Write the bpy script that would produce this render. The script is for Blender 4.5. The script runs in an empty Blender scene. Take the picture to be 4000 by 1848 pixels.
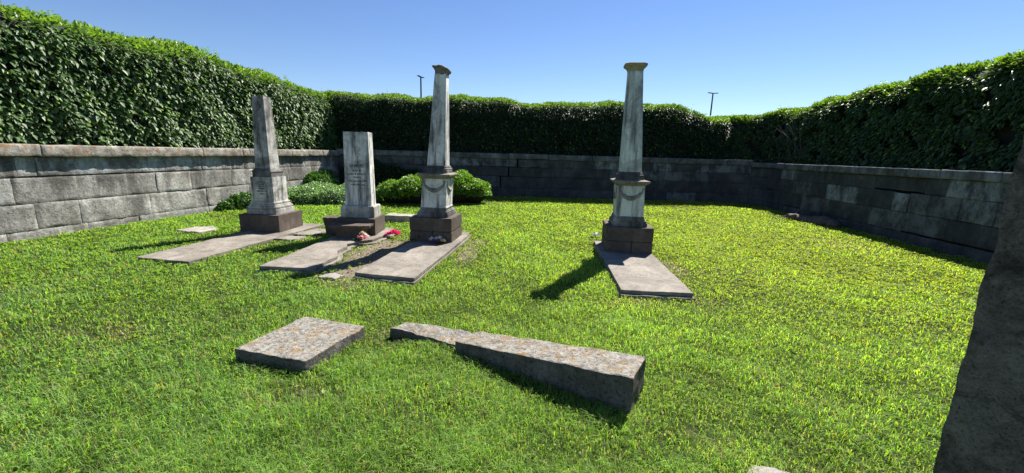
import bpy, bmesh, math, random
import numpy as np
from mathutils import Vector, noise, Matrix

random.seed(7)
RNG = np.random.default_rng(11)
SC = bpy.context.scene
COL = SC.collection
PI = math.pi

# ------------------------------------------------------------------ camera
CAM_H = 1.6
F_PX = 1600.0            # focal length in pixels of the 4000 px wide photograph
PITCH = math.atan(324 / F_PX)
ROLL = 0.028
cam_d = bpy.data.cameras.new("camera")
cam_d.sensor_width = 36.0
cam_d.lens = 36.0 * F_PX / 4000.0
cam_d.clip_start = 0.05
cam_d.clip_end = 2000.0
cam = bpy.data.objects.new("camera", cam_d)
COL.objects.link(cam)
cam.matrix_world = (Matrix.Translation((0, 0, CAM_H)) @ Matrix.Rotation(PI / 2 - PITCH, 4, 'X')
                    @ Matrix.Rotation(ROLL, 4, 'Z'))
SC.camera = cam

# ------------------------------------------------------------------ light
SUN_EL = math.radians(47.8)
SUN_AZ = math.radians(32.3)      # clockwise from +Y
world = bpy.data.worlds.new("World")
SC.world = world
world.use_nodes = True
wn = world.node_tree.nodes
wl = world.node_tree.links
bg = wn.get("Background") or wn.new("ShaderNodeBackground")
sky = wn.new("ShaderNodeTexSky")
sky.sky_type = 'NISHITA'
sky.sun_disc = False
sky.sun_elevation = SUN_EL
sky.sun_rotation = SUN_AZ
sky.air_density = 1.0
sky.dust_density = 0.0
sky.ozone_density = 4.0
hsv = wn.new("ShaderNodeHueSaturation")
hsv.inputs["Saturation"].default_value = 1.1
hsv.inputs["Hue"].default_value = 0.510
wl.new(sky.outputs[0], hsv.inputs["Color"])
wl.new(hsv.outputs[0], bg.inputs[0])
bg.inputs[1].default_value = 0.056
sun_d = bpy.data.lights.new("sun", 'SUN')
sun_d.energy = 5.0
sun_d.angle = math.radians(0.5)
sun_d.color = (1.0, 0.95, 0.87)
sun = bpy.data.objects.new("sun", sun_d)
COL.objects.link(sun)
sdir = Vector((math.sin(SUN_AZ) * math.cos(SUN_EL), math.cos(SUN_AZ) * math.cos(SUN_EL), math.sin(SUN_EL)))
sun.rotation_euler = sdir.to_track_quat('Z', 'Y').to_euler()
SC.view_settings.view_transform = 'Standard'
SC.view_settings.look = 'None'
SC.view_settings.gamma = 1.0
SC.view_settings.exposure = 1.25
SC.cycles.max_bounces = 6
SC.cycles.diffuse_bounces = 2
SC.cycles.transmission_bounces = 4
SC.cycles.use_denoising = True


# ------------------------------------------------------------------ helpers
def ray(px, py):
    a, b = px - 2000.0, py - 924.0
    c, s = math.cos(ROLL), math.sin(ROLL)
    u, v = (a * c + b * s) / F_PX, (-a * s + b * c) / F_PX
    return Vector((u, math.cos(PITCH) - v * math.sin(PITCH), -math.sin(PITCH) - v * math.cos(PITCH)))


def gp(px, py, z=0.0):
    """plan position of a spot of the photograph lying at height z"""
    d = ray(px, py)
    t = (z - CAM_H) / d.z
    return Vector((d.x * t, d.y * t, z))


def tag(o, label=None, cat=None, group=None, kind=None):
    if label: o["label"] = label
    if cat: o["category"] = cat
    if group: o["group"] = group
    if kind: o["kind"] = kind
    return o


def empty(name, loc, rz=0.0):
    o = bpy.data.objects.new(name, None)
    o.empty_display_size = 0.2
    COL.objects.link(o)
    o.location = loc
    o.rotation_euler = (0, 0, rz)
    return o


def link(name, me, mat, parent=None, smooth=False):
    o = bpy.data.objects.new(name, me)
    COL.objects.link(o)
    if mat is not None and not me.materials:
        me.materials.append(mat)
    if parent is not None:
        o.parent = parent
    if smooth:
        me.shade_smooth()
    return o


def from_bm(name, bm, mat, parent=None, smooth=False):
    me = bpy.data.meshes.new(name)
    bm.normal_update()
    bm.to_mesh(me)
    bm.free()
    return link(name, me, mat, parent, smooth)


def np_mesh(name, V, F, cols=None):
    """V (n,3); F list of arrays (m,k) ; cols (n,4)"""
    me = bpy.data.meshes.new(name)
    V = np.asarray(V, dtype=np.float32)
    me.vertices.add(len(V))
    me.vertices.foreach_set("co", V.ravel())
    loops = np.concatenate([f.ravel() for f in F]).astype(np.int32)
    tot = np.concatenate([np.full(len(f), f.shape[1]) for f in F]).astype(np.int32)
    start = np.concatenate([[0], np.cumsum(tot)[:-1]]).astype(np.int32)
    me.loops.add(len(loops))
    me.loops.foreach_set("vertex_index", loops)
    me.polygons.add(len(tot))
    me.polygons.foreach_set("loop_start", start)
    me.polygons.foreach_set("loop_total", tot)
    me.update(calc_edges=True)
    if cols is not None:
        ca = me.color_attributes.new("tint", 'FLOAT_COLOR', 'POINT')
        ca.data.foreach_set("color", np.asarray(cols, dtype=np.float32).ravel())
    return me


def norm(a):
    return a / np.maximum(np.linalg.norm(a, axis=-1, keepdims=True), 1e-9)


def vnoise(P, scale, seed=0.0):
    """cheap smooth pseudo noise in numpy, about -1..1"""
    x, y, z = P[:, 0] * scale + seed, P[:, 1] * scale + seed * 1.7, P[:, 2] * scale - seed
    r = (np.sin(x * 1.9 + 1.3 * np.sin(y * 1.3 + z)) + np.sin(y * 2.3 + 1.7 * np.sin(z * 1.1 - x * .8))
         + np.sin(z * 2.1 + 1.1 * np.sin(x * 1.7 + y * .6)) + .6 * np.sin((x + y) * 4.1 + 2 * np.sin(z * 3.)))
    return r / 2.6


def in_poly(X, Y, poly):
    n = len(poly)
    ins = np.zeros(len(X), bool)
    j = n - 1
    for i in range(n):
        xi, yi = poly[i][0], poly[i][1]
        xj, yj = poly[j][0], poly[j][1]
        c = ((yi > Y) != (yj > Y)) & (X < (xj - xi) * (Y - yi) / (yj - yi + 1e-12) + xi)
        ins ^= c
        j = i
    return ins


# ------------------------------------------------------------------ materials
def new_mat(name):
    m = bpy.data.materials.new(name)
    m.use_nodes = True
    nt = m.node_tree
    for n in list(nt.nodes):
        nt.nodes.remove(n)
    out = nt.nodes.new("ShaderNodeOutputMaterial")
    return m, nt, out


class NB:
    """little node builder"""
    def __init__(self, nt): self.nt = nt
    def n(self, t, **kw):
        nd = self.nt.nodes.new(t)
        for k, v in kw.items(): setattr(nd, k, v)
        return nd
    def l(self, a, b): self.nt.links.new(a, b)
    def coord(self, scale=(1, 1, 1), obj=True):
        tc = self.n("ShaderNodeTexCoord")
        mp = self.n("ShaderNodeMapping")
        self.l(tc.outputs["Object"], mp.inputs[0])
        mp.inputs["Scale"].default_value = scale
        return mp.outputs[0]
    def noise(self, vec, scale, detail=6, rough=.6, dist=0.0):
        nd = self.n("ShaderNodeTexNoise")
        nd.inputs["Scale"].default_value = scale
        nd.inputs["Detail"].default_value = detail
        nd.inputs["Roughness"].default_value = rough
        nd.inputs["Distortion"].default_value = dist
        self.l(vec, nd.inputs["Vector"])
        return nd.outputs[0]
    def ramp(self, fac, lo, hi, a=0.0, b=1.0):
        nd = self.n("ShaderNodeMapRange")
        nd.inputs["From Min"].default_value = lo
        nd.inputs["From Max"].default_value = hi
        nd.inputs["To Min"].default_value = a
        nd.inputs["To Max"].default_value = b
        self.l(fac, nd.inputs["Value"])
        return nd.outputs[0]
    def mix(self, fac, a, b, mode='MIX'):
        nd = self.n("ShaderNodeMix", data_type='RGBA', blend_type=mode)
        for sock, v in ((nd.inputs[0], fac), (nd.inputs[6], a), (nd.inputs[7], b)):
            if isinstance(v, (int, float)): sock.default_value = v
            elif isinstance(v, tuple): sock.default_value = (*v, 1) if len(v) == 3 else v
            else: self.l(v, sock)
        return nd.outputs[2]
    def math(self, op, a, b=0.0):
        nd = self.n("ShaderNodeMath", operation=op)
        for sock, v in ((nd.inputs[0], a), (nd.inputs[1], b)):
            if isinstance(v, (int, float)): sock.default_value = v
            else: self.l(v, sock)
        return nd.outputs[0]


def stone_mat(name, base, light, dark, stain=.5, streak=.5, lichen=0.0, lichen_col=(.30, .13, .03), pale=0.0,
              tinted=False, bump=.4, bump_scale=18, rough=.85, sc=1.0, spec=.25, up_lichen=0.0, stain_lo=.42, streak_z=.12, streak_s=9, drip=0.0, patch_col=(.50, .53, .53), top_lit_pale=0.0, grain=1.0):
    m, nt, out = new_mat(name)
    b = NB(nt)
    v = b.coord()
    vs = b.coord((1, 1, streak_z))
    n1 = b.noise(v, 3.1 * sc, 8, .65, .3)
    n2 = b.noise(v, 14 * sc, 6, .7)
    n3 = b.noise(v, 70 * sc, 3, .6)
    c = b.mix(b.ramp(n1, .35, .68), base, light)
    c = b.mix(b.math('MULTIPLY', b.ramp(n2, .45, .75), .55 * grain), c, dark)
    c = b.mix(b.ramp(n3, .35, .7, 0, .35 * grain), c, dark)
    if stain:
        s1 = b.noise(v, 1.7 * sc, 9, .72, .8)
        c = b.mix(b.math('MULTIPLY', b.ramp(s1, stain_lo, stain_lo + .18), stain), c, dark)
    if streak:
        s2 = b.noise(vs, streak_s * sc, 7, .66, .2)
        c = b.mix(b.math('MULTIPLY', b.ramp(s2, .47, .66), streak), c, dark)
    if drip:       # dark wash marks running down from under the coping
        s3 = b.noise(b.coord((1, 1, .10)), 2.1, 6, .7)
        sz = b.n("ShaderNodeSeparateXYZ")
        b.l(b.coord(), sz.inputs[0])
        lim = b.math('ADD', b.ramp(sz.outputs[2], .55, 1.30, 0, .22), s3)
        c = b.mix(b.math('MULTIPLY', b.ramp(lim, .60, .70), drip), c, dark)
    if tinted:
        at = b.n("ShaderNodeAttribute", attribute_name="tint")
        sep = b.n("ShaderNodeSeparateColor")
        b.l(at.outputs["Color"], sep.inputs[0])
        p1 = b.noise(b.coord((1, 1, .6)), 2.9 * sc, 10, .78, .1)
        pf = b.math('MULTIPLY', b.ramp(p1, .44, .60), sep.outputs[1])
        c = b.mix(pf, c, patch_col)
        tv = b.n("ShaderNodeCombineColor")
        for i in range(3): b.l(sep.outputs[0], tv.inputs[i])
        c = b.mix(1.0, c, tv.outputs[0], 'MULTIPLY')
    if pale:
        p2 = b.noise(v, 5.5 * sc, 7, .7, .6)
        c = b.mix(b.math('MULTIPLY', b.ramp(p2, .52, .62), pale), c, light)
    if top_lit_pale:      # pale crust on up-facing faces, with sunlit brightness put into its colour
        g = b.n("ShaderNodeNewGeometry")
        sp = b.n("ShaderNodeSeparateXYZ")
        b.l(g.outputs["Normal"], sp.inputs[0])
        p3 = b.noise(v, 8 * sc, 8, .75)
        pf = b.math('MULTIPLY', b.ramp(p3, .36, .60), b.ramp(sp.outputs[2], .3, .85, 0, top_lit_pale))
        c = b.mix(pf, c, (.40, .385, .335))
    if lichen:
        l1 = b.noise(v, 6.5 * sc, 8, .75, .5)
        lf = b.math('MULTIPLY', b.ramp(l1, .50, .60), lichen)
        if up_lichen:
            g = b.n("ShaderNodeNewGeometry")
            sp = b.n("ShaderNodeSeparateXYZ")
            b.l(g.outputs["Normal"], sp.inputs[0])
            lf = b.math('MULTIPLY', lf, b.ramp(sp.outputs[2], .0, .7, 1 - up_lichen, 1))
        c = b.mix(lf, c, lichen_col)
    bs = b.n("ShaderNodeBsdfPrincipled")
    b.l(c, bs.inputs["Base Color"])
    bs.inputs["Roughness"].default_value = rough
    bs.inputs["Specular IOR Level"].default_value = spec
    bn = b.noise(v, bump_scale * sc, 9, .72)
    pit = b.noise(v, bump_scale * 1.3 * sc, 4, .75)
    big = b.noise(v, bump_scale * .3 * sc, 5, .7)
    h = b.math('ADD', b.math('MULTIPLY', bn, .8), b.math('MULTIPLY', b.ramp(pit, .30, .42), .7))
    h = b.math('ADD', h, b.math('MULTIPLY', big, .8))
    bp = b.n("ShaderNodeBump")
    bp.inputs["Strength"].default_value = bump
    bp.inputs["Distance"].default_value = .02
    b.l(h, bp.inputs["Height"])
    b.l(bp.outputs[0], bs.inputs["Normal"])
    b.l(bs.outputs[0], out.inputs[0])
    return m


def leaf_mat(name, trans=.35, rough=.42, spec=.5, gain=1.0, tgain=(1.3, 1.5, .6)):
    m, nt, out = new_mat(name)
    b = NB(nt)
    at = b.n("ShaderNodeAttribute", attribute_name="tint")
    bs = b.n("ShaderNodeBsdfPrincipled")
    b.l(at.outputs["Color"], bs.inputs["Base Color"])
    bs.inputs["Roughness"].default_value = rough
    bs.inputs["Specular IOR Level"].default_value = spec
    tr = b.n("ShaderNodeBsdfTranslucent")
    tc = b.mix(1.0, at.outputs["Color"], tgain, 'MULTIPLY')
    b.l(tc, tr.inputs[0])
    mx = b.n("ShaderNodeMixShader")
    mx.inputs[0].default_value = trans
    b.l(bs.outputs[0], mx.inputs[1])
    b.l(tr.outputs[0], mx.inputs[2])
    b.l(mx.outputs[0], out.inputs[0])
    return m


def plain_mat(name, col, rough=.7, metallic=0.0, var=.25, scale=20):
    m, nt, out = new_mat(name)
    b = NB(nt)
    v = b.coord()
    n = b.noise(v, scale, 4, .6)
    dk = tuple(x * (1 - var) for x in col)
    c = b.mix(b.ramp(n, .35, .65), dk, col)
    bs = b.n("ShaderNodeBsdfPrincipled")
    b.l(c, bs.inputs["Base Color"])
    bs.inputs["Roughness"].default_value = rough
    bs.inputs["Metallic"].default_value = metallic
    b.l(bs.outputs[0], out.inputs[0])
    return m


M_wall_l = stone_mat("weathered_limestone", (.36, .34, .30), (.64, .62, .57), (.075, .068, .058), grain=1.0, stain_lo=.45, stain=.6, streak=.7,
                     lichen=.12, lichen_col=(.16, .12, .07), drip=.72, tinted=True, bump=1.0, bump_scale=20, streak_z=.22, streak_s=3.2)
M_wall_d = stone_mat("stained_shaded_limestone", (.060, .060, .062), (.125, .125, .128), (.024, .024, .026), stain=.6, streak=.45,  # staining, with the deep shade on these walls put into the tone
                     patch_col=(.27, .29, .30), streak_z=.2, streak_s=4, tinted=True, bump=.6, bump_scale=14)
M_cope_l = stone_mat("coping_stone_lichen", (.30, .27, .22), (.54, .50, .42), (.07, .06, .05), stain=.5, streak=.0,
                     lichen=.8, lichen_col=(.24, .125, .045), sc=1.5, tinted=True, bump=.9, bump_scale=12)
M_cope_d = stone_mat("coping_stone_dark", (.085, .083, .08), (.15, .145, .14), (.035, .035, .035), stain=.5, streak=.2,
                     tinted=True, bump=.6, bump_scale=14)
M_marble = stone_mat("weathered_marble", (.56, .56, .52), (.84, .84, .78), (.055, .05, .045), grain=.35, stain=.92, streak=.92,
                     bump=.25, bump_scale=30, rough=.7, stain_lo=.49)
M_obelisk = stone_mat('blackened_marble', (.42, .41, .37), (.80, .79, .73), (.045, .04, .034), grain=.35, stain=.92, streak=.92, bump=.25, bump_scale=30, rough=.7, stain_lo=.43)
M_marble2 = stone_mat("greenish_marble", (.54, .58, .52), (.78, .82, .74), (.10, .09, .075), grain=.35, stain=.92, streak=.92,
                      bump=.22, bump_scale=30, rough=.7, sc=.9, stain_lo=.48)
M_mould = stone_mat("stained_marble_moulding", (.24, .23, .20), (.74, .72, .66), (.035, .032, .028), grain=.35, stain=.85, streak=.45,
                    bump=.3, bump_scale=30, rough=.75, stain_lo=.47)
M_brown = stone_mat("brown_sandstone", (.10, .078, .062), (.17, .135, .11), (.04, .032, .026), stain=.4, streak=.3,
                    bump=.35, bump_scale=30)
M_slab = stone_mat("ledger_stone", (.25, .225, .185), (.35, .315, .265), (.09, .077, .065), stain=.6, streak=0, bump=.5,
                   bump_scale=34)
M_slab_g = stone_mat("grey_flag_stone", (.30, .27, .235), (.46, .43, .38), (.13, .12, .10), stain=.3, streak=0, bump=.4,
                     bump_scale=30)
M_fallen = stone_mat("lichened_limestone", (.11, .097, .08), (.24, .23, .21), (.035, .03, .024), stain=.5, streak=0,  # stained base that also carries the shade of the sides
                     lichen=.75, lichen_col=(.24, .135, .035), pale=.0, bump=1.0, bump_scale=15, up_lichen=.9, sc=2.3, stain_lo=.46, top_lit_pale=.75)
M_near = stone_mat("rough_dark_stone", (.22, .185, .15), (.36, .31, .25), (.035, .028, .023), stain=.8, streak=0,
                   bump=1.0, bump_scale=20, sc=4.0, stain_lo=.46)
M_band = stone_mat("black_stained_moulding", (.085, .08, .072), (.42, .41, .38), (.03, .027, .024), grain=.5, stain=.7, streak=.6, bump=.3, bump_scale=30, stain_lo=.40)
M_cornice = stone_mat("mossy_cornice", (.20, .18, .13), (.42, .39, .31), (.06, .052, .035), grain=.6, stain=.5, streak=.5, bump=.3, bump_scale=30)
M_letter = plain_mat("carved_lettering_dark", (.10, .095, .085), .9)
M_leaf = leaf_mat("hedge_leaf", .30, .50, .40, tgain=(1.5, 1.6, .5))
M_bush = leaf_mat("shrub_leaf", .34, .40, .5)
M_grass = leaf_mat("grass_blade", .5, .55, .22, tgain=(1.8, 1.75, .42))
M_clover = leaf_mat("clover_leaf", .45, .65, .12, tgain=(2.0, 1.8, .35))
M_core = plain_mat("hedge_dark_core", (.016, .016, .010), .95, 0, .5, 6)  # shade inside the foliage put into a near-black colour
M_twig = plain_mat("twig_bark", (.13, .10, .075), .9, 0, .4, 30)
M_litter = leaf_mat("dead_leaf", .10, .8, .1, tgain=(1, 1, 1))
M_pole = plain_mat("dark_pole_paint", (.03, .033, .04), .5, .3)
M_petal = leaf_mat("cloth_petal", .5, .6, .2, tgain=(1, 1, 1))


def ground_mat():
    m, nt, out = new_mat("lawn_soil")
    b = NB(nt)
    v = b.coord()
    at = b.n("ShaderNodeAttribute", attribute_name="tint")
    n1 = b.noise(v, 5, 8, .7)
    n2 = b.noise(v, 60, 5, .7)
    soil = b.mix(b.ramp(n1, .35, .65), (.03, .04, .012), (.05, .07, .016))
    soil = b.mix(b.ramp(n2, .4, .65), soil, (.025, .035, .010))
    dirt = b.mix(b.ramp(n2, .35, .68), (.10, .078, .055), (.26, .22, .165))
    sep = b.n("ShaderNodeSeparateColor")
    b.l(at.outputs["Color"], sep.inputs[0])
    f = b.ramp(b.math('ADD', sep.outputs[0], b.math('MULTIPLY', b.math('SUBTRACT', n1, .5), 1.2)), .35, .65)
    c = b.mix(f, soil, dirt)
    bs = b.n("ShaderNodeBsdfPrincipled")
    b.l(c, bs.inputs["Base Color"])
    bs.inputs["Roughness"].default_value = .95
    bs.inputs["Specular IOR Level"].default_value = .1
    bp = b.n("ShaderNodeBump")
    bp.inputs["Strength"].default_value = .6
    bp.inputs["Distance"].default_value = .02
    b.l(n2, bp.inputs["Height"])
    b.l(bp.outputs[0], bs.inputs["Normal"])
    b.l(bs.outputs[0], out.inputs[0])
    return m


# ------------------------------------------------------------------ plan of the place
LX = lambda y: -8.03 + .154 * (y - 6.0)        # inner face of the left wall
RX = lambda y: 8.05 + .11 * (y - 7.0)          # inner face of the right wall
BY = 15.5                                       # inner face of the back wall

# stones on the ground, plan polygons with no grass
SLAB1 = [(-5.226, 5.503), (-4.373, 5.346), (-3.93, 8.45), (-4.83, 8.55)]
SLABS = [(-3.332, 5.126), (-2.54, 5.09), (-2.50, 5.60), (-2.49, 5.86), (-2.60, 6.10), (-2.58, 6.42), (-2.64, 6.55), (-2.50, 6.80), (-2.36, 6.92), (-2.24, 7.60), (-2.33, 8.15), (-3.15, 8.20)]
SLAB2 = [(-1.982, 4.907), (-1.174, 4.736), (-0.82, 7.35), (-0.80, 7.85), (-1.60, 7.92)]
SLAB3 = [(1.272, 4.519), (2.117, 4.457), (2.34, 7.30), (1.49, 7.38)]
BLOCKF = [(-2.065, 2.841), (-1.455, 2.681), (-1.243, 3.301), (-1.854, 3.484)]
NO_GRASS = [SLAB1, SLABS, SLAB2, SLAB3, BLOCKF]
# (cx, cy, rx, ry, strength) worn soil patches
DIRT = [(-2.12, 6.35, .40, .95, 1.3), (-2.2, 5.3, .32, .5, 1.2), (-1.9, 4.75, .35, .22, .6), (-.72, 6.4, .18, .7, .8),
        (-.68, 7.3, .25, .4, .7), (2.42, 5.9, .22, .6, .6), (2.2, 4.45, .3, .14, .5), (-4.0, 7.2, .3, .5, .5),
        (1.45, 4.38, .4, .12, .5), (1.15, 2.2, .28, .25, .35), (.45, 1.95, .25, .12, .4), (-1.35, 2.45, .25, .12, .5),
        (-3.5, 3.3, .8, .3, .35), (1.7, 1.75, .35, .2, .45), (-.6, 2.3, .3, .15, .3), (3.3, 2.6, .4, .25, .25),
        (6.6, 8.1, .5, .8, .5), (5.8, 13.2, .9, .25, .4), (-.6, 13.6, .5, .2, .7), (-6.8, 9.4, .3, .6, .3),
        (4.2, 3.9, .5, .3, .3), (-5.6, 4.2, .7, .4, .25), (-1.1, 3.35, .2, .2, .5), (3.0, 5.6, .6, .4, .3)]


def dirt_at(X, Y):
    d = np.zeros(len(X))
    for cx, cy, rx, ry, s in DIRT:
        q = ((X - cx) / rx) ** 2 + ((Y - cy) / ry) ** 2
        d = np.maximum(d, s * np.exp(-q * .8))
    return d


# ------------------------------------------------------------------ ground
def build_ground():
    xs = np.concatenate([[-600, -200, -60, -20], np.arange(-10, 11.01, .2), [22, 60, 200, 600]])
    ys = np.concatenate([[-300, -60, -10, -3], np.arange(0, 17.01, .2), [25, 60, 200, 800]])
    X, Y = np.meshgrid(xs, ys)
    P = np.stack([X.ravel(), Y.ravel(), np.zeros(X.size)], 1)
    ins = (np.abs(P[:, 0]) < 10) & (P[:, 1] > 0) & (P[:, 1] < 16)
    P[:, 2] = -.012 + np.where(ins, .012 * vnoise(P, .9, 2.0), 0)
    nx, ny = len(xs), len(ys)
    i = np.arange(nx * ny).reshape(ny, nx)
    F = np.stack([i[:-1, :-1], i[:-1, 1:], i[1:, 1:], i[1:, :-1]], -1).reshape(-1, 4)
    col = np.ones((len(P), 4))
    col[:, 0] = np.where(ins, dirt_at(P[:, 0], P[:, 1]), 0)
    me = np_mesh("ground", P, [F], col)
    o = link("ground", me, ground_mat(), None, True)
    tag(o, "lawn ground with worn soil patches", None, None, "structure")


build_ground()


# ------------------------------------------------------------------ walls
class Path:
    """plan polyline with arc length; normal points into the enclosure (left of travel is outside)"""
    def __init__(self, pts):
        self.p = np.array(pts, float)
        d = np.linalg.norm(np.diff(self.p, axis=0), axis=1)
        self.s = np.concatenate([[0], np.cumsum(d)])
        self.L = self.s[-1]
    def at(self, s):
        s = np.atleast_1d(s)
        x = np.interp(s, self.s, self.p[:, 0])
        y = np.interp(s, self.s, self.p[:, 1])
        e = .15
        xa, xb = np.interp(np.clip(s - e, 0, self.L), self.s, self.p[:, 0]), np.interp(np.clip(s + e, 0, self.L), self.s, self.p[:, 0])
        ya, yb = np.interp(np.clip(s - e, 0, self.L), self.s, self.p[:, 1]), np.interp(np.clip(s + e, 0, self.L), self.s, self.p[:, 1])
        t = norm(np.stack([xb - xa, yb - ya], -1))
        nrm = np.stack([t[:, 1], -t[:, 0]], -1)      # right of travel
        return np.stack([x, y], -1), nrm, t


def block_patch(path, s0, s1, z0, z1, off, thick, cell, rough, edge, sd, tint, patch, tilt=0.0, top=False):
    """a dressed block: gridded front face, closed sides, top"""
    ns = max(3, int((s1 - s0) / cell) + 1)
    nz = max(3, int((z1 - z0) / cell) + 1)
    ss = np.concatenate([[s0, s0 + edge], np.linspace(s0 + edge, s1 - edge, ns)[1:-1], [s1 - edge, s1]])
    zz = np.concatenate([[z0, z0 + edge], np.linspace(z0 + edge, z1 - edge, nz)[1:-1], [z1 - edge, z1]])
    S, Z = np.meshgrid(ss, zz)
    S, Z = S.ravel(), Z.ravel()
    q = np.stack([S, Z, np.full(len(S), sd)], -1)
    bord = (S < s0 + 1e-6) | (S > s1 - 1e-6) | (Z < z0 + 1e-6) | (Z > z1 - 1e-6)
    dsp = rough * (vnoise(q, 5.0, sd) * .6 + vnoise(q, 14.0, sd + 3) * .4) - np.where(bord, edge * .55, 0)
    wob = rough * .6 * vnoise(q, 6.0, sd + 9)
    Z2 = Z + np.where(bord, wob * .7, 0) + tilt * (S - (s0 + s1) / 2)
    P2, N2, T2 = path.at(S + np.where(bord, wob * .7, 0))
    fr = np.concatenate([P2 + N2 * (off + dsp)[:, None], Z2[:, None]], 1)
    nc, nr = len(ss), len(zz)
    i = np.arange(nc * nr).reshape(nr, nc)
    F = [np.stack([i[:-1, :-1], i[:-1, 1:], i[1:, 1:], i[1:, :-1]], -1).reshape(-1, 4)]
    V = [fr]
    # back ring
    per = np.concatenate([i[0, :], i[1:, -1], i[-1, -2::-1], i[-2:0:-1, 0]])
    bk = fr[per].copy()
    Pb, Nb, _ = path.at(S[per])
    bk[:, :2] = Pb - Nb * thick
    V.append(bk)
    base = nc * nr
    m = len(per)
    j = np.arange(m)
    F.append(np.stack([per[j], base + j, base + (j + 1) % m, per[(j + 1) % m]], -1))
    V = np.concatenate(V)
    C = np.ones((len(V), 4))
    C[:, 0] = tint
    C[:, 1] = patch
    return V, F, C


def collect(name, parts, mat, parent, smooth=False):
    Vs, Fs, Cs, n = [], {}, [], 0
    for V, F, C in parts:
        Vs.append(V); Cs.append(C)
        for f in F:
            Fs.setdefault(f.shape[1], []).append(f + n)
        n += len(V)
    me = np_mesh(name, np.concatenate(Vs), [np.concatenate(v) for v in Fs.values()], np.concatenate(Cs))
    return link(name, me, mat, parent, smooth)


def wall(name, label, path, courses, cope, mats, rough, rnd, tints=(.9, .95, 1.0, 1.05, 1.1), light_blocks=(), shave={}, cope_over=.08, cope_t=.5, cope_rough=.012, heart=.08):
    root = empty(name, (path.p[0][0], path.p[0][1], 0))
    parts = []
    k = 0
    for ci, (z0, z1, joints) in enumerate(courses):
        J = [0.0] + list(joints) + [path.L]
        for bi in range(len(J) - 1):
            l, r, bt, tp = shave.get((ci, bi), (0, 0, 0, 0))
            g = rnd.uniform(.0008, .003)
            tint = rnd.choice(tints) * rnd.uniform(.95, 1.05)
            patch = .05 if rnd.random() > .10 else .4
            if (ci, bi) in light_blocks:
                patch, tint = light_blocks[(ci, bi)], 1.0
            if J[bi + 1] - J[bi] < .05: continue
            parts.append(block_patch(path, J[bi] + g + l, J[bi + 1] - g - r, z0 + g * .8 + bt, z1 - g * .8 - tp,
                                     rnd.uniform(-.004, .004), .10, .055, rough, .0035, rnd.uniform(0, 60), tint, patch,
                                     rnd.uniform(-.003, .003)))
            k += 1
    # dark rubble heart behind the joints
    ss = np.linspace(0, path.L, 60)
    P, N, _ = path.at(ss)
    zt = courses[0][1]
    a = np.concatenate([P - N * .055, np.full((60, 1), -.2)], 1)
    bb = np.concatenate([P - N * .055, np.full((60, 1), zt - .003)], 1)
    c2 = np.concatenate([P - N * .44, np.full((60, 1), zt - .003)], 1)
    d2 = np.concatenate([P - N * .44, np.full((60, 1), -.2)], 1)
    V = np.concatenate([a, bb, c2, d2])
    j = np.arange(59)
    F = np.concatenate([np.stack([j, j + 1, 61 + j, 60 + j], -1), np.stack([60 + j, 61 + j, 121 + j, 120 + j], -1),
                        np.stack([120 + j, 121 + j, 181 + j, 180 + j], -1)])
    C = np.ones((240, 4)); C[:, 0] = heart; C[:, 1] = 0
    parts.append((V, [F], C))
    collect("masonry", parts, mats[0], root).location = (-path.p[0][0], -path.p[0][1], 0)
    # coping stones
    zc0, zc1, joints = cope
    J = [0.0] + list(joints) + [path.L]
    parts = []
    for bi in range(len(J) - 1):
        off = cope_over + rnd.uniform(-.014, .014)
        g = rnd.uniform(.003, .010)
        dz = rnd.uniform(-.006, .008)
        sd = rnd.uniform(0, 60)
        s0, s1 = J[bi] + g, J[bi + 1] - g
        V, F, Cc = block_patch(path, s0, s1, zc0 + dz, zc1 + dz, off, cope_t - .1, .05, cope_rough, .012, sd,
                               rnd.uniform(.85, 1.15), .25)
        parts.append((V, F, Cc))
    o = collect("coping", parts, mats[1], root)
    o.location = (-path.p[0][0], -path.p[0][1], 0)
    tag(root, label, "wall")
    return root


rnd = random.Random(5)
# left wall: joints given as y of the plan, s measured from y = 2.5
YL0 = 2.5
kl = math.hypot(1, .154)
pl = Path([(LX(YL0), YL0), (LX(BY), BY)])
yl = lambda L: [(y - YL0) * kl for y in L]
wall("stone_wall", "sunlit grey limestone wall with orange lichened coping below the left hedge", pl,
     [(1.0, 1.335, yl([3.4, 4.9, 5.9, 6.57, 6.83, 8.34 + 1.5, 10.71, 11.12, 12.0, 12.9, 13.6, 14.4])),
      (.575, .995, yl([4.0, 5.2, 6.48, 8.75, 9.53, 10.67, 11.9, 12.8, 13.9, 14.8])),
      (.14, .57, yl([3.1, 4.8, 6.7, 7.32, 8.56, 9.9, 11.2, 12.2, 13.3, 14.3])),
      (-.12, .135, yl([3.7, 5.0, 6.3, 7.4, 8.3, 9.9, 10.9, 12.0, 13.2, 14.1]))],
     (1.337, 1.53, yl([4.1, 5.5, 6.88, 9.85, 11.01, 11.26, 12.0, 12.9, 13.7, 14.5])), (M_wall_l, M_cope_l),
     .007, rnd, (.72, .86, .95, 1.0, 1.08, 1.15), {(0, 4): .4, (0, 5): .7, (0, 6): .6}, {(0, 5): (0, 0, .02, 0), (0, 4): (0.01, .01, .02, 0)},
     cope_over=.085, cope_rough=.014, heart=.55)

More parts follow.
